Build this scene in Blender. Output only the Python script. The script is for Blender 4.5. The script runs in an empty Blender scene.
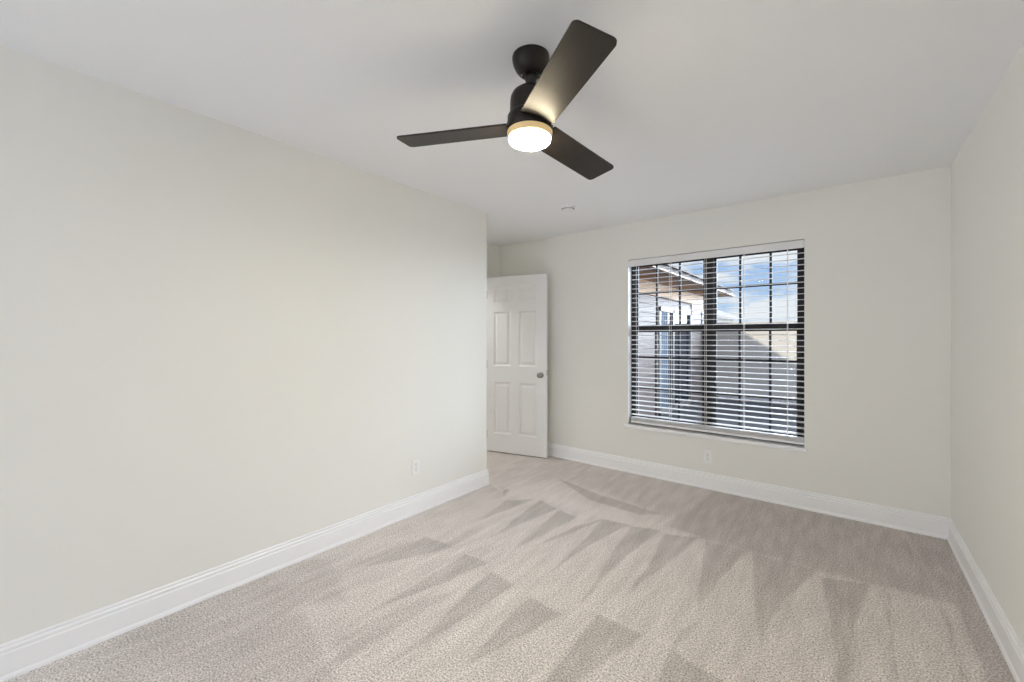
import bpy, bmesh, math, random
import numpy as np
from mathutils import Vector, Matrix

# ---------------------------------------------------------------- camera, sky, sun, exposure
S = bpy.context.scene
C = S.collection
random.seed(4)
PI = math.pi

cam_data = bpy.data.cameras.new('camera')
cam_data.sensor_fit = 'HORIZONTAL'
cam_data.sensor_width = 36.0
cam_data.lens = 36.0 * 419.6 / 1024.0
cam_data.shift_y = -3.0 / 1024.0
cam_data.clip_start = 0.02
cam = bpy.data.objects.new('camera', cam_data)
cam.location = (0, 0, 1.315)
cam.rotation_euler = (PI / 2, 0, math.radians(38.81))
C.objects.link(cam)
S.camera = cam

S.view_settings.view_transform = 'Standard'
S.view_settings.look = 'None'
S.view_settings.gamma = 1
S.view_settings.use_curve_mapping = False
S.view_settings.exposure = 0.08
S.cycles.use_denoising = True
S.cycles.max_bounces = 24
S.cycles.diffuse_bounces = 20
S.cycles.transparent_max_bounces = 12
S.cycles.sample_clamp_indirect = 8

SKY_LOW, SKY_HIGH = 0.92, 2.4
W = bpy.data.worlds.new('sky')
S.world = W
W.use_nodes = True
wt = W.node_tree
wt.nodes.clear()
def wn(t, **k):
    n = wt.nodes.new(t)
    for a, b in k.items(): setattr(n, a, b)
    return n
wout = wn('ShaderNodeOutputWorld'); wbg = wn('ShaderNodeBackground')
wtc = wn('ShaderNodeTexCoord'); wsep = wn('ShaderNodeSeparateXYZ')
wmap = wn('ShaderNodeMapping'); wmap.inputs['Scale'].default_value = (2.2, 2.2, 8.0)
wnoise = wn('ShaderNodeTexNoise'); wnoise.inputs['Scale'].default_value = 2.0
wnoise.inputs['Detail'].default_value = 7; wnoise.inputs['Roughness'].default_value = 0.62
wramp = wn('ShaderNodeValToRGB')
wramp.color_ramp.elements[0].position = 0.42; wramp.color_ramp.elements[0].color = (0, 0, 0, 1)
wramp.color_ramp.elements[1].position = 0.52; wramp.color_ramp.elements[1].color = (1, 1, 1, 1)
wgrad = wn('ShaderNodeValToRGB')
wgrad.color_ramp.elements[0].position = 0.0; wgrad.color_ramp.elements[0].color = (0.60, 0.76, 0.95, 1)
wgrad.color_ramp.elements[1].position = 0.30; wgrad.color_ramp.elements[1].color = (0.22, 0.45, 0.92, 1)
wmix = wn('ShaderNodeMix', data_type='RGBA')
wmr = wn('ShaderNodeMapRange'); wmr.interpolation_type = 'SMOOTHSTEP'
wmr.inputs['From Min'].default_value = 0.24; wmr.inputs['From Max'].default_value = 0.62
wmr.inputs['To Min'].default_value = SKY_LOW; wmr.inputs['To Max'].default_value = SKY_HIGH
wl = wt.links.new
wl(wtc.outputs['Generated'], wsep.inputs[0]); wl(wtc.outputs['Generated'], wmap.inputs[0])
wl(wmap.outputs[0], wnoise.inputs['Vector']); wl(wnoise.outputs['Fac'], wramp.inputs[0])
wl(wsep.outputs['Z'], wgrad.inputs[0]); wl(wsep.outputs['Z'], wmr.inputs['Value'])
wl(wramp.outputs[0], wmix.inputs['Factor']); wl(wgrad.outputs[0], wmix.inputs[6])
wmix.inputs[7].default_value = (0.93, 0.95, 1.0, 1)
wl(wmix.outputs[2], wbg.inputs['Color']); wl(wmr.outputs[0], wbg.inputs['Strength'])
wl(wbg.outputs[0], wout.inputs[0])

sd = bpy.data.lights.new('sun', 'SUN'); sd.energy = 3.4; sd.angle = math.radians(0.6); sd.color = (1, 0.93, 0.80)
sun = bpy.data.objects.new('sun', sd); C.objects.link(sun)
sun.rotation_euler = Vector((-0.2, 1.0, -0.3)).to_track_quat('-Z', 'Y').to_euler()

# added wide soft sun lamp, fills the room through the visible window
nd = bpy.data.lights.new('north_fill', 'SUN'); nd.energy = 16.5; nd.angle = math.radians(60); nd.color = (.87, .955, 1.09)
no = bpy.data.objects.new('north_fill', nd); C.objects.link(no)
no.rotation_euler = Vector((-.48, -1, -.16)).to_track_quat('-Z', 'Y').to_euler()

# added fill lamp, unseen behind the camera, brightens the room
ad = bpy.data.lights.new('rear_fill', 'AREA'); ad.shape = 'RECTANGLE'; ad.size = 1.3; ad.size_y = 1.5
ad.energy = 42; ad.color = (0.81, 0.94, 1.15)
al = bpy.data.objects.new('rear_fill', ad); C.objects.link(al)
al.location = (-1.72, -3.14, 1.35); al.rotation_euler = (PI / 2, 0, 0)
al.rotation_euler = Vector((.75, 1, .7)).to_track_quat('-Z', 'Z').to_euler()

# added unseen fill lamp in the hall, brightens the door and alcove
hd = bpy.data.lights.new('hall_fill', 'AREA'); hd.shape = 'DISK'; hd.size = .35; hd.energy = 15; hd.color = (.98, .98, .98)
ho = bpy.data.objects.new('hall_fill', hd); C.objects.link(ho); ho.location = (-3.95, 3.0, 2.41)

# portal in the opening of the visible window: only steers sky sampling
pd = bpy.data.lights.new('sky_portal', 'AREA'); pd.shape = 'RECTANGLE'; pd.size = 1.42; pd.size_y = 1.58
pd.cycles.is_portal = True
po = bpy.data.objects.new('sky_portal', pd); C.objects.link(po)
po.location = (-0.983, 4.12, 1.275)
po.rotation_euler = Vector((0, -1, 0)).to_track_quat('-Z', 'Z').to_euler()

# ---------------------------------------------------------------- dimensions
XL, XR, YB, YL, XA, H = -2.541, 0.517, 3.928, 2.797, -3.357, 2.44
YF = -3.20
WX0, WX1, WZ0, WZ1 = -1.698, -0.267, 0.468, 2.083     # window opening
LAMP = 150.0

# ---------------------------------------------------------------- materials
def mat(name, col=(.8, .8, .8), rough=.5, metal=0, spec=.5, emit=None, estr=0):
    m = bpy.data.materials.new(name); m.use_nodes = True
    b = m.node_tree.nodes['Principled BSDF']
    b.inputs['Base Color'].default_value = (*col, 1); b.inputs['Roughness'].default_value = rough
    b.inputs['Metallic'].default_value = metal; b.inputs['Specular IOR Level'].default_value = spec
    if emit: b.inputs['Emission Color'].default_value = (*emit, 1); b.inputs['Emission Strength'].default_value = estr
    return m
def nodes(m): return m.node_tree.nodes, m.node_tree.links.new, m.node_tree.nodes['Principled BSDF']
def vary(m, c1, c2, scale=8, stretch=(1, 1, 1), bump=0, bscale=None, bdist=.002, detail=4):
    """two close tones of one material through noise, with an optional fine bump"""
    n, l, b = nodes(m)
    tc = n.new('ShaderNodeTexCoord'); mp = n.new('ShaderNodeMapping'); mp.inputs['Scale'].default_value = stretch
    nz = n.new('ShaderNodeTexNoise'); nz.inputs['Scale'].default_value = scale; nz.inputs['Detail'].default_value = detail
    mx = n.new('ShaderNodeMix'); mx.data_type = 'RGBA'
    mx.inputs[6].default_value = (*c1, 1); mx.inputs[7].default_value = (*c2, 1)
    rp = n.new('ShaderNodeMapRange'); rp.inputs['From Min'].default_value = .3; rp.inputs['From Max'].default_value = .7
    l(tc.outputs['Object'], mp.inputs[0]); l(mp.outputs[0], nz.inputs['Vector']); l(nz.outputs['Fac'], rp.inputs['Value'])
    l(rp.outputs[0], mx.inputs['Factor']); l(mx.outputs[2], b.inputs['Base Color'])
    if bump:
        nb = n.new('ShaderNodeTexNoise'); nb.inputs['Scale'].default_value = bscale or scale * 6; nb.inputs['Detail'].default_value = 3
        l(mp.outputs[0], nb.inputs['Vector'])
        bp = n.new('ShaderNodeBump'); bp.inputs['Strength'].default_value = bump; bp.inputs['Distance'].default_value = bdist
        l(nb.outputs['Fac'], bp.inputs['Height']); l(bp.outputs[0], b.inputs['Normal'])
    return m

M = {}
M['wall'] = vary(mat('wall_paint', rough=.62, spec=.3), (.838, .832, .795), (.848, .842, .805), 1.2, bump=.12, bscale=160, bdist=.001)
M['ceiling'] = vary(mat('ceiling_paint', rough=.8, spec=.2), (.880, .888, .908), (.890, .898, .916), 1.5, bump=.15, bscale=120, bdist=.001)
M['trim'] = vary(mat('trim_paint', rough=.3, spec=.5), (.91, .91, .925), (.925, .925, .94), 3)
M['door'] = vary(mat('door_paint', rough=.38, spec=.45), (.86, .86, .87), (.87, .87, .88), 4, (1, 1, .15), bump=.1, bscale=60, bdist=.0006)
M['reveal'] = vary(mat('reveal_paint', rough=.45, spec=.4), (.86, .86, .85), (.88, .88, .87), 3)
M['plate'] = vary(mat('plate_plastic', rough=.3, spec=.5), (.87, .87, .86), (.88, .88, .87), 20)
M['slot'] = vary(mat('slot_shadow_plastic', rough=.5), (.10, .10, .10), (.14, .14, .13), 30)
M['blind'] = vary(mat('blind_slat', rough=.35, spec=.45), (.82, .82, .83), (.85, .85, .86), 6, (.3, 4, 4))
M['cord'] = vary(mat('blind_cord', rough=.7), (.78, .78, .78), (.84, .84, .84), 60)
M['bronze_frame'] = vary(mat('dark_bronze_aluminium', rough=.6, metal=0, spec=.3), (.022, .020, .020), (.034, .031, .030), 10)
M['fan'] = vary(mat('oil_rubbed_bronze', rough=.42, metal=.55), (.022, .018, .015), (.032, .026, .021), 14)
M['blade'] = vary(mat('dark_blade_wood', rough=.42, spec=.32), (.017, .013, .010), (.026, .020, .016), 9, (1, 14, 1), bump=.06, bscale=70, bdist=.0005)
M['nickel'] = vary(mat('satin_nickel', rough=.28, metal=1), (.30, .29, .28), (.36, .35, .33), 20)
M['hinge'] = vary(mat('hinge_metal', rough=.4, metal=.9), (.45, .44, .42), (.52, .51, .49), 20)
M['lens'] = mat('frosted_lens', (.9, .86, .8), .5, emit=(1.0, .86, .60), estr=LAMP)
M['rim'] = mat('amber_glow_edge', (.5, .38, .2), .4, emit=(1.0, .70, .32), estr=.34)  # amber glow set as the band's own emission
M['smoke'] = vary(mat('detector_plastic', rough=.4), (.84, .84, .85), (.87, .87, .88), 10)
M['hall'] = vary(mat('hall_paint', rough=.7), (.62, .61, .57), (.66, .65, .61), 3)

# glass: clear pane with the fresnel reflection of its two faces
g = bpy.data.materials.new('window_glass'); g.use_nodes = True
gn, gl = g.node_tree.nodes, g.node_tree.links.new
gn.clear(); go = gn.new('ShaderNodeOutputMaterial'); gt = gn.new('ShaderNodeBsdfTransparent'); gg = gn.new('ShaderNodeBsdfGlossy')
gt.inputs[0].default_value = (.95, .97, .97, 1); gg.inputs['Roughness'].default_value = .02
gf = gn.new('ShaderNodeFresnel'); gf.inputs['IOR'].default_value = 1.45; gm = gn.new('ShaderNodeMixShader')
gk = gn.new('ShaderNodeMath'); gk.operation = 'MULTIPLY'; gk.inputs[1].default_value = .02   # reflection cut so the rear fill lamp barely shows
gl(gf.outputs[0], gk.inputs[0]); gl(gk.outputs[0], gm.inputs[0]); gl(gt.outputs[0], gm.inputs[1]); gl(gg.outputs[0], gm.inputs[2]); gl(gm.outputs[0], go.inputs[0])
M['glass'] = g

# carpet: speckled twist pile; the attribute "nap" says which way the vacuum laid the fibres
cm = mat('carpet', rough=.95, spec=.1); M['carpet'] = cm
n, l, b = nodes(cm)
tc = n.new('ShaderNodeTexCoord')
at = n.new('ShaderNodeAttribute'); at.attribute_name = 'nap'
v1 = n.new('ShaderNodeTexVoronoi'); v1.inputs['Scale'].default_value = 130; v1.inputs['Randomness'].default_value = 1
n2 = n.new('ShaderNodeTexNoise'); n2.inputs['Scale'].default_value = 135; n2.inputs['Detail'].default_value = 5; n2.inputs['Roughness'].default_value = .7
n3 = n.new('ShaderNodeTexNoise'); n3.inputs['Scale'].default_value = 7; n3.inputs['Detail'].default_value = 6
mp = n.new('ShaderNodeMapping'); mp.inputs['Scale'].default_value = (2.6, .5, 1)
for t in (v1, n2): l(tc.outputs['Object'], t.inputs['Vector'])
l(tc.outputs['Object'], mp.inputs[0]); l(mp.outputs[0], n3.inputs['Vector'])
def mth(op, a, b_, clamp=False):
    m_ = n.new('ShaderNodeMath'); m_.operation = op; m_.use_clamp = clamp
    for i, v in enumerate((a, b_)):
        if isinstance(v, (int, float)): m_.inputs[i].default_value = v
        else: l(v, m_.inputs[i])
    return m_.outputs[0]
streak = mth('MULTIPLY', mth('SUBTRACT', n3.outputs['Fac'], .5), 1.1)
nap = mth('ADD', at.outputs['Fac'], streak, True)
mx = n.new('ShaderNodeMix'); mx.data_type = 'RGBA'
mx.inputs[6].default_value = (.77, .724, .692, 1); mx.inputs[7].default_value = (.47, .440, .418, 1)
l(nap, mx.inputs['Factor'])
sr = n.new('ShaderNodeValToRGB')
sr.color_ramp.elements[0].position = .34; sr.color_ramp.elements[0].color = (.22, .20, .19, 1)
sr.color_ramp.elements[1].position = .63; sr.color_ramp.elements[1].color = (1.65, 1.63, 1.63, 1)
l(n2.outputs['Fac'], sr.inputs[0])
ml = n.new('ShaderNodeMix'); ml.data_type = 'RGBA'; ml.blend_type = 'MULTIPLY'; ml.inputs['Factor'].default_value = .8
l(mx.outputs[2], ml.inputs[6]); l(sr.outputs[0], ml.inputs[7])
l(ml.outputs[2], b.inputs['Base Color'])
hb = mth('ADD', mth('MULTIPLY', v1.outputs['Distance'], -.6), n2.outputs['Fac'])
bp = n.new('ShaderNodeBump'); bp.inputs['Strength'].default_value = .7; bp.inputs['Distance'].default_value = .006
l(hb, bp.inputs['Height']); l(bp.outputs[0], b.inputs['Normal'])

# ---------------------------------------------------------------- helpers
def link(o, parent=None, **props):
    C.objects.link(o)
    if parent: o.parent = parent
    for k, v in props.items(): o[k] = v
    return o
def obj(name, bm, m, parent=None, smooth=False, **props):
    bmesh.ops.recalc_face_normals(bm, faces=bm.faces)
    me = bpy.data.meshes.new(name); bm.to_mesh(me); bm.free()
    me.materials.append(M[m] if isinstance(m, str) else m)
    if smooth:
        for p in me.polygons: p.use_smooth = True
        me.set_sharp_from_angle(angle=math.radians(35))
    return link(bpy.data.objects.new(name, me), parent, **props)
def struct(name, bm, m, smooth=False): return obj(name, bm, m, None, smooth, kind='structure')
def empty(name, loc=(0, 0, 0), **props):
    o = bpy.data.objects.new(name, None); o.location = loc; o.empty_display_size = .1
    return link(o, None, **props)
def box(bm, x0, x1, y0, y1, z0, z1, bevel=0, mtx=None):
    vs = [bm.verts.new((x, y, z)) for x in (x0, x1) for y in (y0, y1) for z in (z0, z1)]
    fs = [bm.faces.new([vs[i] for i in f]) for f in ((0, 1, 3, 2), (4, 6, 7, 5), (0, 4, 5, 1), (2, 3, 7, 6), (0, 2, 6, 4), (1, 5, 7, 3))]
    if bevel:
        r = bmesh.ops.bevel(bm, geom=list({e for f in fs for e in f.edges}), offset=bevel, segments=2, affect='EDGES', profile=.6)
        vs = list({v for f in r['faces'] for v in f.verts} | {v for v in vs if v.is_valid})
    if mtx:
        for v in vs: v.co = mtx @ v.co
    return vs
def bxo(*a, **k):
    bm = bmesh.new(); box(bm, *a, **k); return bm
def lathe(prof, cx=0, cy=0, seg=48, bm=None, cap=True):
    """prof: (radius, z) pairs"""
    bm = bm or bmesh.new(); rings = []
    for r, z in prof:
        if r < 1e-6: rings.append([bm.verts.new((cx, cy, z))])
        else: rings.append([bm.verts.new((cx + r * math.cos(2 * PI * i / seg), cy + r * math.sin(2 * PI * i / seg), z)) for i in range(seg)])
    for a, b_ in zip(rings, rings[1:]):
        for i in range(seg):
            j = (i + 1) % seg
            if len(a) == 1 and len(b_) == 1: continue
            if len(a) == 1: bm.faces.new((a[0], b_[i], b_[j]))
            elif len(b_) == 1: bm.faces.new((a[i], b_[0], a[j]))
            else: bm.faces.new((a[i], b_[i], b_[j], a[j]))
    if cap:
        for r in (rings[0], rings[-1]):
            if len(r) > 1: bm.faces.new(r)
    return bm
def sweep(prof, a, b_, inward, m0=0, m1=0, bm=None):
    """straight moulding from a to b_ (xy) with profile (depth, z); m0/m1: mitre, end shift per depth"""
    bm = bm or bmesh.new()
    a, b_, w = Vector(a), Vector(b_), Vector(inward); d = (b_ - a).normalized()
    R = [[bm.verts.new(((q + w * t + d * (s * m * t)).x, (q + w * t + d * (s * m * t)).y, z)) for t, z in prof]
         for q, m, s in ((a, m0, 1), (b_, m1, -1))]
    k = len(prof)
    for i in range(k):
        j = (i + 1) % k
        bm.faces.new((R[0][i], R[0][j], R[1][j], R[1][i]))
    bm.faces.new(R[0]); bm.faces.new(R[1])
    return bm

# ---------------------------------------------------------------- carpet and vacuum strokes (metres on the floor)
DARK = [
    ([(-2.168, 2.605), (-1.998, 2.796), (-2.083, 2.219)], 1.0),
    ([(-1.96, 2.799), (-1.755, 2.733), (-1.801, 2.445), (-1.843, 2.079)], 1.0),
    ([(-1.733, 2.727), (-1.556, 2.694), (-1.594, 2.333), (-1.624, 1.989)], 1.0),
    ([(-1.487, 2.573), (-1.387, 2.82), (-1.463, 2.439), (-1.558, 2.137)], 1.0),
    ([(-1.388, 2.798), (-1.198, 2.824), (-1.249, 2.628), (-1.298, 2.282), (-1.304, 1.928)], 1.0),
    ([(-1.192, 2.809), (-1.002, 2.884), (-1.047, 2.452), (-1.057, 2.089), (-1.031, 1.823), (-1.115, 2.266)], 1.0),
    ([(-0.967, 2.836), (-0.777, 2.916), (-0.834, 2.45), (-0.892, 2.038), (-0.906, 2.377)], 1.0),
    ([(-0.727, 2.904), (-0.489, 2.931), (-0.549, 2.533), (-0.573, 2.133), (-0.643, 2.471)], 1.0),
    ([(-0.465, 2.919), (-0.144, 2.936), (-0.259, 2.474), (-0.294, 2.188), (-0.301, 2.027), (-0.353, 2.319)], 1.0),
    ([(-0.123, 2.863), (0.085, 2.946), (0.019, 2.456), (-0.005, 2.007), (-0.034, 1.984), (-0.062, 2.374)], 1.0),
    ([(0.147, 2.905), (0.155, 2.911), (0.143, 2.126), (0.132, 2.117)], 1.0),
    ([(0.347, 2.9), (0.358, 2.909), (0.35, 2.363), (0.338, 2.354)], 1.0),
    ([(0.414, 2.974), (0.49, 3.095), (0.51, 2.365), (0.414, 2.288), (0.405, 2.558)], 1.0),
    ([(-2.183, 1.806), (-1.936, 1.834), (-2.049, 1.573), (-2.175, 1.346)], 1.0),
    ([(-1.821, 1.816), (-1.653, 1.82), (-1.701, 1.501), (-1.794, 1.191)], 1.0),
    ([(-1.583, 1.768), (-1.393, 1.748), (-1.409, 1.379), (-1.435, 1.102), (-1.453, 0.903), (-1.459, 1.173)], 1.0),
    ([(-1.269, 1.714), (-1.065, 1.71), (-1.136, 1.432), (-1.195, 1.185), (-1.245, 1.425)], 1.0),
    ([(-0.938, 1.812), (-0.705, 1.825), (-0.782, 1.536), (-0.82, 1.297), (-0.905, 1.228), (-0.919, 1.531)], 1.0),
    ([(-0.589, 1.818), (-0.524, 1.777), (-0.383, 1.762), (-0.31, 1.706), (-0.565, 1.501), (-0.579, 1.667)], 1.0),
    ([(-0.551, 2.05), (-0.552, 1.916), (-0.59, 1.795), (-0.595, 1.946)], 1.0),
    ([(-2.174, 3.351), (-1.63, 3.202), (-1.093, 3.146), (-1.214, 3.026), (-1.643, 3.053)], 1.0),
    ([(-2.377, 2.814), (-2.292, 2.821), (-2.23, 2.665)], 1.0),
    ([(-2.485, 1.097), (-2.231, 1.261), (-2.074, 1.09), (-2.177, 0.986)], 0.75),
    ([(-2.206, 0.572), (-2.304, 0.802), (-2.088, 0.946), (-1.49, 0.814), (-1.897, 0.432)], 0.75),
    ([(-2.465, 0.29), (-2.487, 0.645), (-2.457, 0.953), (-2.299, 0.757), (-2.229, 0.409)], 0.75),
    ([(-2.258, 1.307), (-2.228, 1.632), (-2.181, 1.754), (-2.17, 1.448), (-2.206, 1.217)], 0.75),
    ([(-1.764, 0.927), (-1.681, 1.352), (-1.585, 1.537), (-1.606, 1.177), (-1.598, 0.881)], 0.75),
    ([(-1.985, 1.596), (-2.028, 2.061), (-1.97, 2.31), (-1.952, 1.805)], 0.75),
]
MED = [
    ([(0.607, 2.165), (0.422, 2.98), (0.17, 2.967), (0.085, 2.946), (-0.144, 2.936), (-0.489, 2.931), (-0.777, 2.916), (-1.007, 2.899), (-0.851, 4.682), (0.635, 4.879), (0.849, 3.025)], 0.8),
    ([(-2.359, 2.766), (-2.122, 3.357), (-1.287, 3.208), (-0.799, 3.046), (-0.444, 3.064), (-0.646, 4.468), (-1.919, 4.785), (-3.162, 4.087), (-3.198, 3.49), (-2.598, 2.904)], 0.35),
    ([(-2.408, 0.022), (-2.887, 0.026), (-2.74, 0.503), (-2.679, 1.039), (-2.401, 1.262), (-1.975, 1.116), (-2.088, 0.946), (-1.49, 0.814)], 0.6),
]
LIGHT = [
    ([(-1.043, 1.824), (-1.043, 1.844), (-0.771, 1.839), (-0.592, 1.838), (-0.587, 1.812), (-0.771, 1.805)], 1.0),
    ([(-1.997, 2.852), (-1.757, 2.78), (-1.414, 2.777), (-1.137, 2.834), (-0.822, 2.898), (-0.774, 2.954), (-1.045, 2.968), (-1.412, 2.936), (-1.802, 2.926), (-2.009, 2.987)], 1.0),
    ([(-1.594, 2.744), (-1.479, 2.906), (-1.471, 2.732), (-1.527, 2.686)], 1.0),
]

def poly_dist(P, poly):
    """signed distance, negative inside"""
    x, y = P[:, 0], P[:, 1]; d = np.full(len(P), 1e9); ins = np.zeros(len(P), bool)
    for (x0, y0), (x1, y1) in zip(poly, poly[1:] + poly[:1]):
        ex, ey = x1 - x0, y1 - y0; t = np.clip(((x - x0) * ex + (y - y0) * ey) / (ex * ex + ey * ey + 1e-12), 0, 1)
        d = np.minimum(d, np.hypot(x - x0 - t * ex, y - y0 - t * ey))
        c = ((y0 > y) != (y1 > y)) & (x < (x1 - x0) * (y - y0) / (y1 - y0 + 1e-12) + x0); ins ^= c
    return np.where(ins, -d, d)
bm = bmesh.new()
FX0, FX1, FY0, FY1 = XA - 1.2, XR + .02, YF - .02, YB + .05
step = .0125
fine_x = np.arange(XA, XR, step); fine_y = np.arange(.55, YB, step)
xs = np.concatenate([[FX0], fine_x, [FX1]]); ys = np.concatenate([[FY0, -2, -.6, 0], fine_y, [FY1]])
nx, ny = len(xs), len(ys)
gx, gy = np.meshgrid(xs, ys, indexing='ij'); P = np.stack([gx.ravel(), gy.ravel()], 1)
idx = np.arange(nx * ny).reshape(nx, ny)
quads = np.stack([idx[:-1, :-1], idx[1:, :-1], idx[1:, 1:], idx[:-1, 1:]], -1).reshape(-1, 4)
me = bpy.data.meshes.new('floor')
bm.free()
me.from_pydata(np.c_[P, np.zeros(len(P))].tolist(), [], quads.tolist())
rng = np.random.default_rng(3)
wob = .0025 * np.sin(P[:, 1] * 23 + 3 * np.sin(P[:, 0] * 11)) + .002 * np.sin(P[:, 0] * 41 + P[:, 1] * 17)
Q = P + np.stack([wob, wob * .6], 1)
nap = np.full(len(P), .22)
sm = lambda d, w: 1 / (1 + np.exp(d / w * 4))
for poly, w in MED: nap = np.maximum(nap, .22 + (w * .62) * sm(poly_dist(Q, poly), .05))
for poly, w in DARK:
    d = poly_dist(Q, poly)
    nap = nap + (.72 * w - nap).clip(0) * sm(d, .010 if w == 1 else .03)
for poly, w in LIGHT: nap = nap * (1 - .5 * sm(poly_dist(Q, poly), .012))
att = me.attributes.new('nap', 'FLOAT', 'POINT'); att.data.foreach_set('value', nap.astype(np.float32))
me.materials.append(M['carpet'])
floor = link(bpy.data.objects.new('floor', me), None, kind='structure')
struct('floor_slab', bxo(FX0, FX1, FY0, FY1, -.14, -.002), 'hall')

# ---------------------------------------------------------------- room shell
T = .12
struct('ceiling', bxo(XA - T, XR + T, YF - T, YB + .17, H, H + .08), 'ceiling')
bm = bmesh.new(); box(bm, XL - T, XL, YF, YL, 0, H); box(bm, XA - T, XL - T, YL - T, YL, 0, H)
struct('wall_left', bm, 'wall')
struct('wall_right', bxo(XR, XR + T, YF, YB, 0, H), 'wall')
# back wall, with the window opening
bm = bmesh.new(); YO = YB + .17
box(bm, XA - T, WX0, YB, YO, 0, H); box(bm, WX1, XR + T, YB, YO, 0, H)
box(bm, WX0, WX1, YB, YO, 0, WZ0 - .03); box(bm, WX0, WX1, YB, YO, WZ1, H)
struct('wall_back', bm, 'wall')
# painted lining of the opening
bm = bmesh.new()
box(bm, WX0, WX0 + .004, YB + .001, YB + .075, WZ0, WZ1); box(bm, WX1 - .004, WX1, YB + .001, YB + .075, WZ0, WZ1)
box(bm, WX0, WX1, YB + .001, YB + .075, WZ1 - .004, WZ1)
struct('trim_1', bm, 'reveal')
# alcove wall with the doorway the door belongs to
DY0, DY1, DZ = 2.86, 3.625, 2.02
bm = bmesh.new()
box(bm, XA - T, XA, YL, DY0, 0, H); box(bm, XA - T, XA, DY1, YB, 0, H); box(bm, XA - T, XA, DY0, DY1, DZ, H)
struct('wall_alcove', bm, 'wall')
bm = bmesh.new()
box(bm, XA - 1.3, XA - 1.2, 2.2, 4.1, 0, H); box(bm, XA - 1.2, XA - T, 2.2, 2.3, 0, H); box(bm, XA - 1.2, XA - T, 4.0, 4.1, 0, H)
box(bm, XA - 1.3, XA - T, 2.2, 4.1, H, H + .08)
struct('wall_hall', bm, 'hall')
# front wall behind the camera, with an added second window around the fill lamp
bm = bmesh.new()
box(bm, XL - T, -2.42, YF - T, YF, 0, H); box(bm, -1.02, XR + T, YF - T, YF, 0, H)
box(bm, -2.42, -1.02, YF - T, YF, 0, .58); box(bm, -2.42, -1.02, YF - T, YF, 2.12, H)
struct('wall_front', bm, 'wall')
w2 = empty('added_window', (-1.72, YF - .08, .6), kind='structure')  # unseen window, added to go with the fill lamp
bm = bmesh.new()
for a in ((-.7, -.65, -.02, 1.52), (.65, .7, -.02, 1.52), (-.7, .7, -.02, .05), (-.7, .7, 1.43, 1.52), (-.025, .025, .05, 1.43)):
    box(bm, a[0], a[1], -.03, .02, a[2], a[3])
obj('window_frame', bm, 'bronze_frame', w2)
M['shade'] = vary(mat('added_shade_fabric', rough=.9), (.72, .71, .67), (.76, .75, .71), 30)
obj('added_window_shade', bxo(-.69, .69, .024, .028, -.01, 1.51), 'shade', w2)  # unseen closed shade, added behind the fill lamp

# baseboards: shoe, flat face, two fine steps towards the top
BB = [(0, 0), (.022, 0), (.022, .008), (.019, .016), (.0145, .020), (.0145, .099), (.0125, .102), (.0095, .104), (.0095, .107), (.0125, .109),
      (.0125, .118), (.010, .121), (.0065, .123), (.0065, .126), (.0080, .129), (.0070, .135), (.004, .138), (0, .138)]
def baseboard(name, *a, **k): struct(name, sweep(BB, *a, **k), 'trim')
baseboard('baseboard_left', (XL, YF), (XL, YL), (1, 0), m0=1, m1=-1)
baseboard('baseboard_return', (XL, YL), (XA, YL), (0, 1), m0=-1, m1=1)
baseboard('baseboard_back', (XA, YB), (XR, YB), (0, -1), m0=1, m1=1)
baseboard('baseboard_right', (XR, YB), (XR, YF), (-1, 0), m0=1, m1=1)
baseboard('baseboard_front', (XR, YF), (XL, YF), (0, 1), m0=1, m1=1)
baseboard('baseboard_alcove', (XA, 3.735), (XA, YB), (1, 0), m0=0, m1=1)

# door casing and jamb
bm = bmesh.new()
box(bm, XA, XA + .016, DY1 + .01, DY1 + .10, 0, 2.035, .003); box(bm, XA, XA + .016, YL + .002, DY0 - .008, 0, 2.035, .003)
box(bm, XA, XA + .016, YL + .002, DY1 + .10, 2.035, 2.10 - .03, .003)
box(bm, XA - T - .001, XA + .004, DY1 - .002, DY1 + .014, 0, DZ); box(bm, XA - T - .001, XA + .004, DY0 - .014, DY0 + .002, 0, DZ)
box(bm, XA - T - .001, XA + .004, DY0, DY1, DZ - .012, DZ + .002)
struct('trim_2', bm, 'trim')

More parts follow.
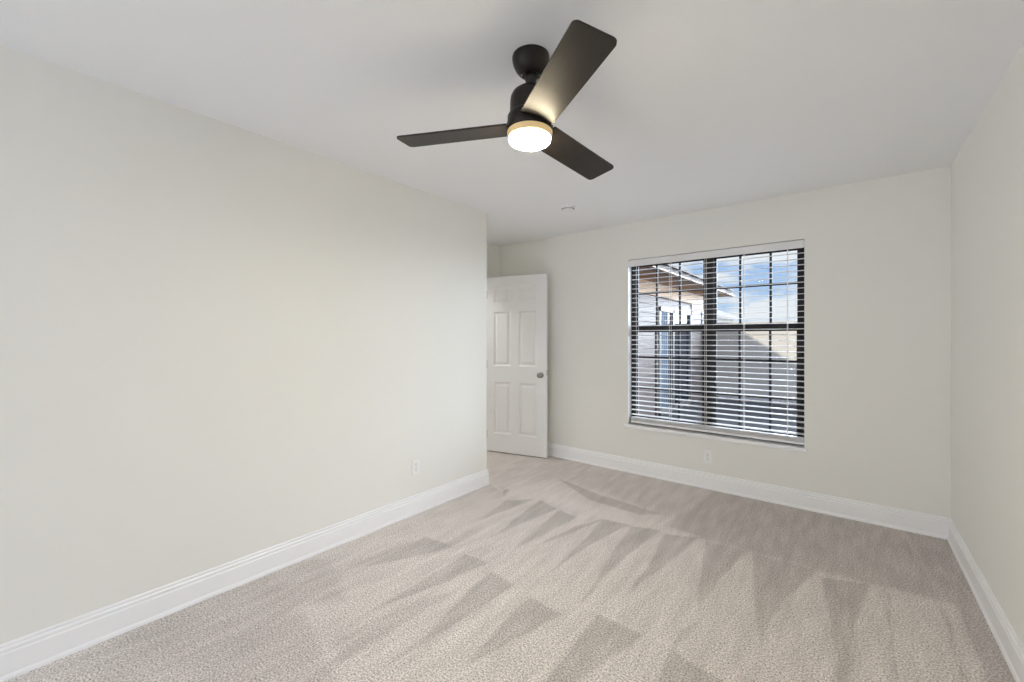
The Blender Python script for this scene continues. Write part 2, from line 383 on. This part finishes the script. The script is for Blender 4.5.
# ---------------------------------------------------------------- door_1: six-panel leaf standing open
DW, DH, DT = .76, 2.0, .035
door = empty('door_1', (-3.301, 3.604, .013), kind='structure'); door.rotation_euler = (0, 0, math.radians(13.5))
def panel_leaf():
    """local: x 0..DW from the hinge, y 0 (face to the room) .. DT, six sunk and raised panels on both faces"""
    bm = bmesh.new()
    st, mid = .115, .10
    cx = [(st, DW / 2 - mid / 2), (DW / 2 + mid / 2, DW - st)]
    rz = [(.21, .80), (.985, 1.60), (1.70, 1.885)]
    xs_ = sorted({0, DW, *[v for c in cx for v in c]}); zs_ = sorted({0, DH, *[v for c in rz for v in c]})
    def face(y, sgn):
        def q(x0, x1, z0, z1, y0=y, ring=None):
            return [bm.verts.new((x, yy, z)) for x, yy, z in ((x0, y0, z0), (x1, y0, z0), (x1, y0, z1), (x0, y0, z1))]
        for i in range(len(xs_) - 1):
            for j in range(len(zs_) - 1):
                x0, x1, z0, z1 = xs_[i], xs_[i + 1], zs_[j], zs_[j + 1]
                if (x0, x1) in cx and (z0, z1) in rz:
                    prev = q(x0, x1, z0, z1)
                    for ins, dep in ((.008, .007), (.018, .009), (.024, .009), (.046, .001)):
                        cur = q(x0 + ins, x1 - ins, z0 + ins, z1 - ins, y + sgn * dep)
                        for a in range(4): bm.faces.new((prev[a], prev[(a + 1) % 4], cur[(a + 1) % 4], cur[a]))
                        prev = cur
                    bm.faces.new(prev)
                else: bm.faces.new(q(x0, x1, z0, z1))
    face(0, 1); face(DT, -1)
    for pts in (((0, 0, 0), (0, DT, 0), (0, DT, DH), (0, 0, DH)), ((DW, 0, 0), (DW, 0, DH), (DW, DT, DH), (DW, DT, 0)),
                ((0, 0, 0), (DW, 0, 0), (DW, DT, 0), (0, DT, 0)), ((0, 0, DH), (0, DT, DH), (DW, DT, DH), (DW, 0, DH))):
        bm.faces.new([bm.verts.new(p) for p in pts])
    bmesh.ops.remove_doubles(bm, verts=bm.verts, dist=1e-5)
    return bm
obj('door_leaf', panel_leaf(), 'door', door)
def knob_bm(s):
    prof = [(0, 0), (.031, 0), (.031, .004), (.027, .009), (.013, .013), (.0115, .030), (.016, .036), (.026, .044), (.0285, .054), (.026, .063), (.018, .068), (0, .070)]
    bm = lathe([(r, z) for r, z in prof], seg=32)
    m = Matrix.Rotation(PI / 2, 4, 'X') if s < 0 else Matrix.Rotation(-PI / 2, 4, 'X')
    for v in bm.verts: v.co = m @ v.co
    return bm
for s, y in ((-1, 0), (1, DT)):
    k = obj('door_knob', knob_bm(s), 'nickel', door, True, label='round satin nickel knob')
    k.location = (DW - .062, y, .897)
obj('latch_plate', bxo(DW, DW + .0015, .006, DT - .006, .895, .955), 'nickel', door)
for z in (.19, 1.0, 1.80):
    bm = lathe([(.006, z - .045), (.006, z + .045)], -.007, -.003, 12)
    box(bm, -.001, .03, -.0015, .0005, z - .045, z + .045)
    obj('hinge', bm, 'hinge', door)

# ---------------------------------------------------------------- window_1: two dark single-hung units side by side
win = empty('window_1', (0, 0, 0), kind='structure')
FY_, FD = YB + .085, .055
def bars(lst, y0, y1):
    bm = bmesh.new()
    for x0, x1, z0, z1 in lst: box(bm, x0, x1, y0, y1, z0, z1)
    return bm
obj('window_frame', bars([(WX0, WX0 + .040, WZ0 - .03, WZ1), (WX1 - .036, WX1, WZ0 - .03, WZ1), (WX0, WX1, WZ1 - .035, WZ1), (WX0, WX1, WZ0 - .03, WZ0 + .035),
     (-1.008, -.938, WZ0, WZ1)], FY_, FY_ + FD + .02), 'bronze_frame', win)
for X0, X1, mm in ((WX0 + .040, -1.008, (-1.455, -1.238)), (-.938, WX1 - .036, (-.733, -.508))):
    obj('upper_sash', bars([(X0, X0 + .018, 1.38, WZ1 - .03), (X1 - .022, X1, 1.38, WZ1 - .03), (X0, X1, 2.020, WZ1 - .03), (X0, X1, 1.405, 1.440)], FY_ + .03, FY_ + .055), 'bronze_frame', win)
    obj('lower_sash', bars([(X0, X0 + .022, .50, 1.41), (X1 - .024, X1, .50, 1.41), (X0, X1, .50, .545), (X0, X1, 1.372, 1.415)], FY_ + .002, FY_ + .028), 'bronze_frame', win)
    u = [(m_ - .009, m_ + .009, 1.43, 2.03) for m_ in mm] + [(X0, X1, 1.748, 1.766)]
    obj('muntin_grid', bars(u, FY_ + .034, FY_ + .050), 'bronze_frame', win)
    u = [(m_ - .009, m_ + .009, .53, 1.39) for m_ in mm] + [(X0, X1, 1.118, 1.136), (X0, X1, .816, .834)]
    obj('muntin_grid', bars(u, FY_ + .007, FY_ + .023), 'bronze_frame', win)
    obj('pane', bxo(X0 + .005, X1 - .005, FY_ + .0405, FY_ + .0435, 1.42, 2.04), 'glass', win)
    obj('pane', bxo(X0 + .005, X1 - .005, FY_ + .0135, FY_ + .0165, .52, 1.40), 'glass', win)
    obj('sash_lock', bxo((X0 + X1) / 2 - .03, (X0 + X1) / 2 + .03, FY_ - .006, FY_ + .004, 1.398, 1.414, .002), 'bronze_frame', win)
# sill board with short horns
bm = bxo(WX0 - .032, WX1 + .012, YB - .020, YB, WZ0 - .030, WZ0, .004)
box(bm, WX0, WX1, YB, YB + .088, WZ0 - .030, WZ0)
obj('window_sill', bm, 'trim', win)

# ---------------------------------------------------------------- horizontal blind
bl = empty('window_blind', (-.983, YB + .03, WZ0), label='white horizontal slat blind lowered with open slats in the dark framed window', category='blind')
def at_blind(bm):
    for v in bm.verts: v.co -= Vector((-.983, YB + .03, WZ0))
    return bm
BX0, BX1 = WX0 + .026, WX1 - .006
bm = bxo(WX0 + .008, WX1 - .006, YB - .004, YB + .006, 2.012, 2.072, .002)
box(bm, WX0 + .008, WX0 + .016, YB, YB + .03, 2.012, 2.072)
obj('valance', at_blind(bm), 'blind', bl)
obj('headrail', at_blind(bxo(BX0, BX1, YB + .010, YB + .055, 2.028, 2.076, .002)), 'blind', bl)
ys0, sw, pitch, zb = YB + .014, .050, .0455, .566
bm = bmesh.new(); k = 0; z = zb
def slat(bm, z, tilt=.06):
    """one slightly crowned slat"""
    N = 5; rows = []
    for i in range(N + 1):
        t = i / N; y = ys0 + sw * t; c = .0022 * (1 - (2 * t - 1) ** 2) + tilt * sw * (t - .5)
        rows.append([[bm.verts.new((x, y, z + c + h)) for h in (0, .0028)] for x in (BX0, BX1)])
    for a, b_ in zip(rows, rows[1:]):
        bm.faces.new((a[0][1], a[1][1], b_[1][1], b_[0][1])); bm.faces.new((a[0][0], b_[0][0], b_[1][0], a[1][0]))
        bm.faces.new((a[0][0], a[0][1], b_[0][1], b_[0][0])); bm.faces.new((a[1][0], b_[1][0], b_[1][1], a[1][1]))
    for r in (rows[0], rows[-1]): bm.faces.new((r[0][0], r[1][0], r[1][1], r[0][1]))
while z < 2.0:
    slat(bm, z); z += pitch; k += 1
for q in range(5): slat(bm, .513 + q * .0062, 0)
obj('slat_panel', at_blind(bm), 'blind', bl)
obj('bottom_rail', at_blind(bxo(BX0, BX1, ys0 + .002, ys0 + sw - .002, .486, .508, .004)), 'blind', bl)
LX = (-1.615, -1.300, -.992, -.690, -.383)
for x in LX:
    bm = bmesh.new()
    for y in (ys0 - .002, ys0 + sw + .001): box(bm, x - .0016, x + .0016, y, y + .0012, .50, 2.03)
    zz = zb
    while zz < 2.0:
        box(bm, x - .001, x + .001, ys0 - .001, ys0 + sw + .001, zz - .0022, zz - .0012); zz += pitch
    obj('ladder_cord', at_blind(bm), 'cord', bl)

# ---------------------------------------------------------------- ceiling fan
FC = Vector((-.994, 1.356, 0)); BALL = 2.345
fan = empty('ceiling_fan', (FC.x, FC.y, H), label='dark bronze three-blade ceiling fan with a lit round light, hanging from the white ceiling', category='ceiling fan')
fan.rotation_euler = (0, 0, 0)
lean = Matrix.Translation(Vector((0, 0, BALL))) @ Matrix.Rotation(-.034, 4, 'X') @ Matrix.Translation(Vector((0, 0, -BALL)))
def fobj(name, bm, m, smooth=True, parent=None, leaning=True, **k):
    for v in bm.verts:
        if leaning: v.co = lean @ v.co
        v.co.z -= H
    return obj(name, bm, m, parent or fan, smooth, **k)
fobj('canopy', lathe([(0, 2.44), (.0735, 2.44), (.0745, 2.435), (.0740, 2.424), (.0700, 2.408), (.0610, 2.389), (.0490, 2.374), (.0400, 2.367), (.0330, 2.364), (.0300, 2.367), (0, 2.367)]), 'fan', leaning=False)
bm = lathe([(0, 2.378), (.014, 2.374), (.023, 2.362), (.025, 2.352), (.021, 2.340), (.013, 2.334), (.0115, 2.330), (.0115, 2.316), (.024, 2.313), (.028, 2.300), (0, 2.300)])
fobj('downrod', bm, 'fan')
for a in (.6, 2.2, 3.9):
    bm = lathe([(0, 0), (.0042, 0), (.0042, .004), (.002, .006), (0, .006)], seg=12)
    mtx = Matrix.Translation(Vector((.036 * math.cos(a), .036 * math.sin(a), 2.3695))) @ Matrix.Rotation(PI, 4, 'X')
    for v in bm.verts: v.co = mtx @ v.co
    fobj('screw', bm, 'nickel', leaning=False)
fobj('motor_housing', lathe([(0, 2.312), (.030, 2.310), (.058, 2.301), (.072, 2.289), (.0790, 2.274), (.0805, 2.258), (.0805, 2.205), (.0860, 2.200), (.0900, 2.194), (.0900, 2.170), (0, 2.170)], seg=64), 'fan')
lk = fobj('light_kit_ring', lathe([(0, 2.170), (.0915, 2.170), (.0925, 2.166), (.0925, 2.136), (.0915, 2.133), (0, 2.133)], seg=64), 'fan')
fobj('glow_rim', lathe([(.083, 2.133), (.0905, 2.133), (.0890, 2.122), (.0855, 2.111), (.0825, 2.109)], seg=64, cap=False), 'rim', label='amber glowing edge of the light')
fobj('light_lens', lathe([(0, 2.125), (.0825, 2.125), (.0832, 2.104), (.0815, 2.099), (.0760, 2.0955), (.0600, 2.0935), (.0300, 2.0930), (0, 2.0930)], seg=64), 'lens', label='glowing frosted lens')
def blade_bm(th):
    R0, R1, w0, w1, t, cr = .080, .552, .134, .143, .007, .020
    pts = [(R0, -w0 / 2), (R0, w0 / 2)]
    for i in range(7):
        a = PI / 2 - PI / 2 * i / 6; pts.append((R1 - cr + cr * math.cos(a), w1 / 2 - cr + cr * math.sin(a)))
    for i in range(7):
        a = -PI / 2 * i / 6; pts.append((R1 - cr + cr * math.cos(a), -w1 / 2 + cr + cr * math.sin(a)))
    bm = bmesh.new()
    top = [bm.verts.new((x, y, t / 2)) for x, y in pts]; bot = [bm.verts.new((x, y, -t / 2)) for x, y in pts]
    bm.faces.new(top); bm.faces.new(bot[::-1])
    for i in range(len(pts)): bm.faces.new((top[i], top[(i + 1) % len(pts)], bot[(i + 1) % len(pts)], bot[i]))
    return bm
for k in range(3):
    th = math.radians(325.8) + k * 2 * PI / 3
    o = obj('blade', blade_bm(th), 'blade', fan)
    o.matrix_local = Matrix.Translation(Vector((0, 0, -H))) @ lean @ Matrix.Translation(Vector((0, 0, 2.155))) @ Matrix.Rotation(th, 4, 'Z') @ Matrix.Rotation(.015, 4, 'Y') @ Matrix.Rotation(-.189, 4, 'X')
    bm = bxo(.070, .135, -.024, .024, .004, .008, .001)
    h = obj('blade_bracket', bm, 'fan', o)

# ---------------------------------------------------------------- smoke detector
sm_ = empty('smoke_detector', (-1.881, 3.106, H), label='small round white smoke detector on the ceiling beyond the fan', category='smoke detector')
obj('mounting_plate', lathe([(0, 0), (.068, 0), (.068, -.006), (0, -.006)]), 'smoke', sm_, True)
bm = lathe([(0, -.006), (.060, -.006), (.061, -.012), (.058, -.018), (.050, -.020), (.049, -.024), (.052, -.026), (.049, -.034), (.036, -.040), (0, -.041)])
obj('detector_housing', bm, 'smoke', sm_, True)
bm = bmesh.new()
for i in range(24):
    a = 2 * PI * i / 24; box(bm, .0495, .0535, -.0035, .0035, -.0255, -.0185, mtx=Matrix.Rotation(a, 4, 'Z'))
obj('vent_ring', bm, 'slot', sm_)
obj('test_button', lathe([(0, -.040), (.009, -.040), (.009, -.043), (0, -.0435)], .015, .01, 20), 'smoke', sm_, True)

# ---------------------------------------------------------------- wall outlets
def outlet(loc, rz, label):
    t = empty('wall_outlet', loc, label=label, category='outlet', group='wall outlets'); t.rotation_euler = (0, 0, rz)
    obj('cover_plate', bxo(-.035, .035, -.006, 0, -.0575, .0575, .0025), 'plate', t)
    for z in (-.0195, .0195):
        bm = bmesh.new(); pts = []
        for i in range(28):
            a = 2 * PI * i / 28; pts.append((.0172 * math.cos(a), max(-.0135, min(.0135, .0172 * math.sin(a))) + z))
        f = [bm.verts.new((x, -.0075, zz)) for x, zz in pts]; bk = [bm.verts.new((x, -.005, zz)) for x, zz in pts]
        bm.faces.new(f)
        for i in range(28): bm.faces.new((f[i], f[(i + 1) % 28], bk[(i + 1) % 28], bk[i]))
        r = obj('receptacle', bm, 'plate', t)
        bm = bmesh.new()
        box(bm, -.0078, -.0052, -.0079, -.0074, z - .001, z + .0075); box(bm, .0052, .0078, -.0079, -.0074, z, z + .007)
        lathe([(0, 0), (.0026, 0), (.0026, .0005), (0, .0005)], 0, 0, 12, bm)
        for v in bm.verts[-26:]:
            v.co = Vector((v.co.x, -.0079 + v.co.z, v.co.y + z - .007))
        obj('slots', bm, 'slot', r)
    bm = lathe([(0, 0), (.003, 0), (.003, .001), (0, .0012)], seg=12)
    for v in bm.verts: v.co = Vector((v.co.x, -.006 - v.co.z, v.co.y))
    obj('screw', bm, 'nickel', t)
outlet((XL, 2.003, .347), PI / 2, 'white wall outlet on the long left wall near its end')
outlet((-.963, YB, .277), 0, 'white wall outlet on the far wall below the window')

# ---------------------------------------------------------------- outside
GZ = -.20
M['ground'] = vary(mat('patio_concrete', rough=.75), (.024, .024, .029), (.036, .036, .042), 2.5, bump=.3, bscale=60)
M['stucco'] = vary(mat('cream_stucco', rough=.9), (.50, .46, .42), (.55, .51, .46), 3, bump=.4, bscale=50, bdist=.004)
M['siding'] = vary(mat('siding_paint', rough=.6), (.140, .106, .094), (.160, .122, .109), 2, (1, 1, 6))
M['cedar'] = vary(mat('cedar_board', rough=.6), (.34, .17, .07), (.46, .25, .11), 5, (6, .4, 6))
M['frieze'] = vary(mat('ochre_board', rough=.6), (.42, .20, .05), (.50, .27, .08), 4, (5, .5, 5))
M['fascia_wood'] = vary(mat('weathered_fascia', rough=.7), (.060, .042, .032), (.085, .062, .048), 5, (5, .4, 5))
M['shingle'] = vary(mat('roof_shingle', rough=.9), (.13, .12, .12), (.22, .20, .19), 14, bump=.5, bscale=60, bdist=.01)
M['white_out'] = vary(mat('exterior_white', rough=.5), (.24, .24, .235), (.28, .275, .27), 5)
M['door_glass'] = vary(mat('dark_door_glass', rough=.06, spec=.8), (.012, .018, .035), (.02, .028, .05), 3)
M['gravel'] = vary(mat('river_gravel', rough=.9), (.20, .19, .20), (.50, .48, .47), 22)
M['leaf'] = vary(mat('shrub_leaf', rough=.6), (.09, .15, .06), (.20, .27, .12), 9)
struct('patio', bxo(-14, 10, YO, 30, GZ - .1, GZ), 'ground')
# unseen dark layer added outside this wall to cut bounced light outdoors
M['bounce_dark'] = vary(mat('dark_bounce_layer', rough=.8), (.035, .028, .024), (.05, .04, .034), 6)
bm = bmesh.new()
for a in ((XA - T, WX0, -.2, 2.5), (WX1, XR + T, -.2, 2.5), (WX0, WX1, -.2, WZ0 - .03), (WX0, WX1, WZ1, 2.5)): box(bm, a[0], a[1], YO, YO + .02, a[2], a[3])
struct('bounce_layer', bm, 'bounce_dark')
# the house's own gable roof (unseen; its rake is shaped to cast the diagonal shade on the garden wall)
def rakez(x): return 3.77 - .687 * (x + .75)
RX, EX = -2.2, .95
RZ, EZ = rakez(RX), rakez(EX)
bm = bmesh.new()
prof = [(EX, EZ), (RX, RZ), (2 * RX - EX, EZ), (2 * RX - EX, EZ - .12), (EX, EZ - .12)]
a = [bm.verts.new((x, YF - .5, z)) for x, z in prof]; b_ = [bm.verts.new((x, YB + .57, z)) for x, z in prof]
bm.faces.new(a); bm.faces.new(b_)
for i in range(5): bm.faces.new((a[i], a[(i + 1) % 5], b_[(i + 1) % 5], b_[i]))
struct('roof', bm, 'shingle')

wing = empty('house_wing', (-2.9, 4.6, GZ), label='neighboring house wing with pale lap siding and wood-lined eave seen through the window', category='building')
def wobj(name, bm, m, parent=None, **k):
    for v in bm.verts: v.co -= Vector((-2.9, 4.6, GZ))
    return obj(name, bm, m, parent or wing, **k)
WXF, WY0, WY1 = -2.9, 4.6, 11.25
DYa, DYb, DZt = 8.12, 10.25, 1.93
# lap siding: each course leans out at its foot
bm = bmesh.new()
for (ya, yb, za, zb_) in ((WY0, DYa, GZ, 2.12), (DYb, WY1, GZ, 2.12), (DYa, DYb, DZt, 2.12)):
    z = za
    while z < zb_ - .01:
        z2 = min(z + .165, zb_)
        vs = [(WXF - .2, z), (WXF + .022, z), (WXF + .004, z2), (WXF - .2, z2)]
        A = [bm.verts.new((x, ya, zz)) for x, zz in vs]; B = [bm.verts.new((x, yb, zz)) for x, zz in vs]
        for i in range(4): bm.faces.new((A[i], A[(i + 1) % 4], B[(i + 1) % 4], B[i]))
        bm.faces.new(A); bm.faces.new(B); z = z2
box(bm, -7, WXF - .2, WY1 - .2, WY1, GZ, 2.35)
wobj('siding_wall', bm, 'siding')
bm = bxo(WXF - .2, WXF + .03, WY0, WY1 + .02, 2.12, 2.36); box(bm, WXF - .02, WXF + .03, DYb + .02, WY1 - .09, 1.98, 2.12)
wobj('frieze_board', bm, 'frieze')
wobj('corner_board', bxo(WXF - .06, WXF + .035, WY1 - .08, WY1 + .02, GZ, 2.12), 'white_out')
bm = bmesh.new(); y = WY0 - .3
x = WXF + .03
while x < -2.33:
    box(bm, x, x + .085, WY0 - .3, 11.7, 2.362, 2.382); x += .09
wobj('soffit', bm, 'cedar')
wobj('fascia', bxo(-2.33, -2.295, WY0 - .3, 11.72, 2.35, 2.475), 'fascia_wood')
bm = bmesh.new()
A = [bm.verts.new((x, WY0 - .3, z)) for x, z in ((-2.24, 2.47), (-5.0, 3.55), (-7.8, 2.47))]
B = [bm.verts.new((x, 11.75, z)) for x, z in ((-2.24, 2.47), (-5.0, 3.55), (-7.8, 2.47))]
A2 = [bm.verts.new((x, WY0 - .3, z)) for x, z in ((-2.24, 2.50), (-5.0, 3.60), (-7.8, 2.50))]
B2 = [bm.verts.new((x, 11.75, z)) for x, z in ((-2.24, 2.50), (-5.0, 3.60), (-7.8, 2.50))]
for i in (0, 1):
    bm.faces.new((A[i], A[i + 1], B[i + 1], B[i])); bm.faces.new((A2[i], A2[i + 1], B2[i + 1], B2[i]))
    bm.faces.new((A[i], A[i + 1], A2[i + 1], A2[i])); bm.faces.new((B[i], B[i + 1], B2[i + 1], B2[i]))
for i in (0, 2): bm.faces.new((A[i], B[i], B2[i], A2[i]))
wobj('roof', bm, 'shingle')
sdoor = wobj('sliding_door', bars([], 0, 0), 'white_out')
bm = bmesh.new()
for ya, yb, za, zb_ in ((DYa, DYa + .09, GZ, DZt), (DYb - .09, DYb, GZ, DZt), (DYa, DYb, DZt - .09, DZt), (DYa, DYb, GZ, GZ + .10), ((DYa + DYb) / 2 - .25, (DYa + DYb) / 2 - .17, GZ, DZt)):
    box(bm, WXF - .02, WXF + .035, ya, yb, za, zb_)
wobj('door_frame', bm, 'white_out', sdoor)
wobj('door_pane', bxo(WXF - .05, WXF - .01, DYa + .05, DYb - .05, GZ + .05, DZt - .05), 'door_glass', sdoor)
bm = bmesh.new()  # pale blue strips stand in for the reflection in the door glass
for i in range(9):
    y0_ = DYa + .10 + i * .055; x0_ = WXF - .003 + (.010 if i % 2 else 0)
    box(bm, x0_, x0_ + .008, y0_, y0_ + .05, GZ + .11, DZt - .10)
M['glass_reflection'] = vary(mat('pale_blue_reflection', rough=.8), (.16, .22, .29), (.21, .27, .34), 6)
wobj('glass_reflection', bm, 'glass_reflection', sdoor)

GY = 11.9
gw = bxo(-2.7, 6.0, GY, GY + .18, GZ, 1.66); box(gw, -2.72, 6.02, GY - .03, GY + .21, 1.66, 1.72, .008)
obj('garden_wall', gw, 'stucco', None, label='long cream stucco garden wall with diagonal shade beyond the patio', category='wall')

# gravel bed along the foot of the garden wall
bm = bmesh.new(); rnd = random.Random(8)
box(bm, -2.6, 5.0, GY - .62, GY - .005, GZ, GZ + .015)
for i in range(900):
    x, y, r = rnd.uniform(-2.5, 1.6), rnd.uniform(GY - .6, GY - .07), rnd.uniform(.018, .05)
    m_ = Matrix.Translation((x, y, GZ + .02)) @ Matrix.Rotation(rnd.uniform(0, 3), 4, 'Z') @ Matrix.Diagonal((r, r * .75, r * .6, 1))
    bmesh.ops.create_icosphere(bm, subdivisions=1, radius=1, matrix=m_)
obj('gravel_bed', bm, 'gravel', None, kind='stuff', label='mixed grey gravel strip along the foot of the garden wall', category='gravel')

# beyond the garden wall: a pale house gable and a shrub top
nb = empty('neighbor_house', (-5.95, 19, GZ), label='distant pale house rising beyond the garden wall, left of the open sky', category='building')
bm = bmesh.new()
pr = [(-3.2, 0), (1.3, 0), (1.3, 2.5), (-1.0, 3.6), (-3.2, 2.5)]
A = [bm.verts.new((x, 0, z)) for x, z in pr]; B = [bm.verts.new((x, 5, z)) for x, z in pr]
bm.faces.new(A); bm.faces.new(B)
for i in range(5): bm.faces.new((A[i], A[(i + 1) % 5], B[(i + 1) % 5], B[i]))
obj('wall', bm, 'stucco', nb)
bm = bmesh.new()
for s in (0, 1):
    x0_, x1_ = ((-3.5, -1.0), (-1.0, 1.6))[s]; z0_, z1_ = ((2.38, 3.62), (3.62, 2.38))[s]
    A = [bm.verts.new((x, -.3, z)) for x, z in ((x0_, z0_), (x1_, z1_), (x1_, z1_ + .12), (x0_, z0_ + .12))]
    B = [bm.verts.new((x, 5.3, z)) for x, z in ((x0_, z0_), (x1_, z1_), (x1_, z1_ + .12), (x0_, z0_ + .12))]
    bm.faces.new(A); bm.faces.new(B)
    for i in range(4): bm.faces.new((A[i], A[(i + 1) % 4], B[(i + 1) % 4], B[i]))
obj('roof', bm, 'shingle', nb)
def shrub(loc, r, label):
    t = empty('shrub', loc, label=label, category='shrub')
    bm = bmesh.new(); rnd = random.Random(int(loc[0] * 100))
    for i in range(700):
        v = Vector((rnd.gauss(0, 1), rnd.gauss(0, 1), rnd.gauss(0, 1))).normalized() * r * rnd.uniform(.55, 1)
        v.z = v.z * .8 + 1.5
        m_ = Matrix.Translation(v) @ Matrix.Rotation(rnd.uniform(0, 6), 4, 'Z') @ Matrix.Rotation(rnd.uniform(-1, 1), 4, 'X')
        p4 = [bm.verts.new(m_ @ Vector(c)) for c in ((-.05, 0, 0), (0, -.025, .01), (.06, 0, 0), (0, .025, .01))]
        bm.faces.new(p4)
    obj('foliage', bm, 'leaf', t)
    M.setdefault('bark', vary(mat('bark', rough=.9), (.10, .07, .05), (.16, .12, .09), 10))
    obj('trunk', lathe([(.05, 0), (.035, 1.5), (0, 1.7)], seg=10), 'bark', t, True)
shrub((-2.75, 14.6, GZ), .55, 'green shrub top showing over the garden wall by the pale house')
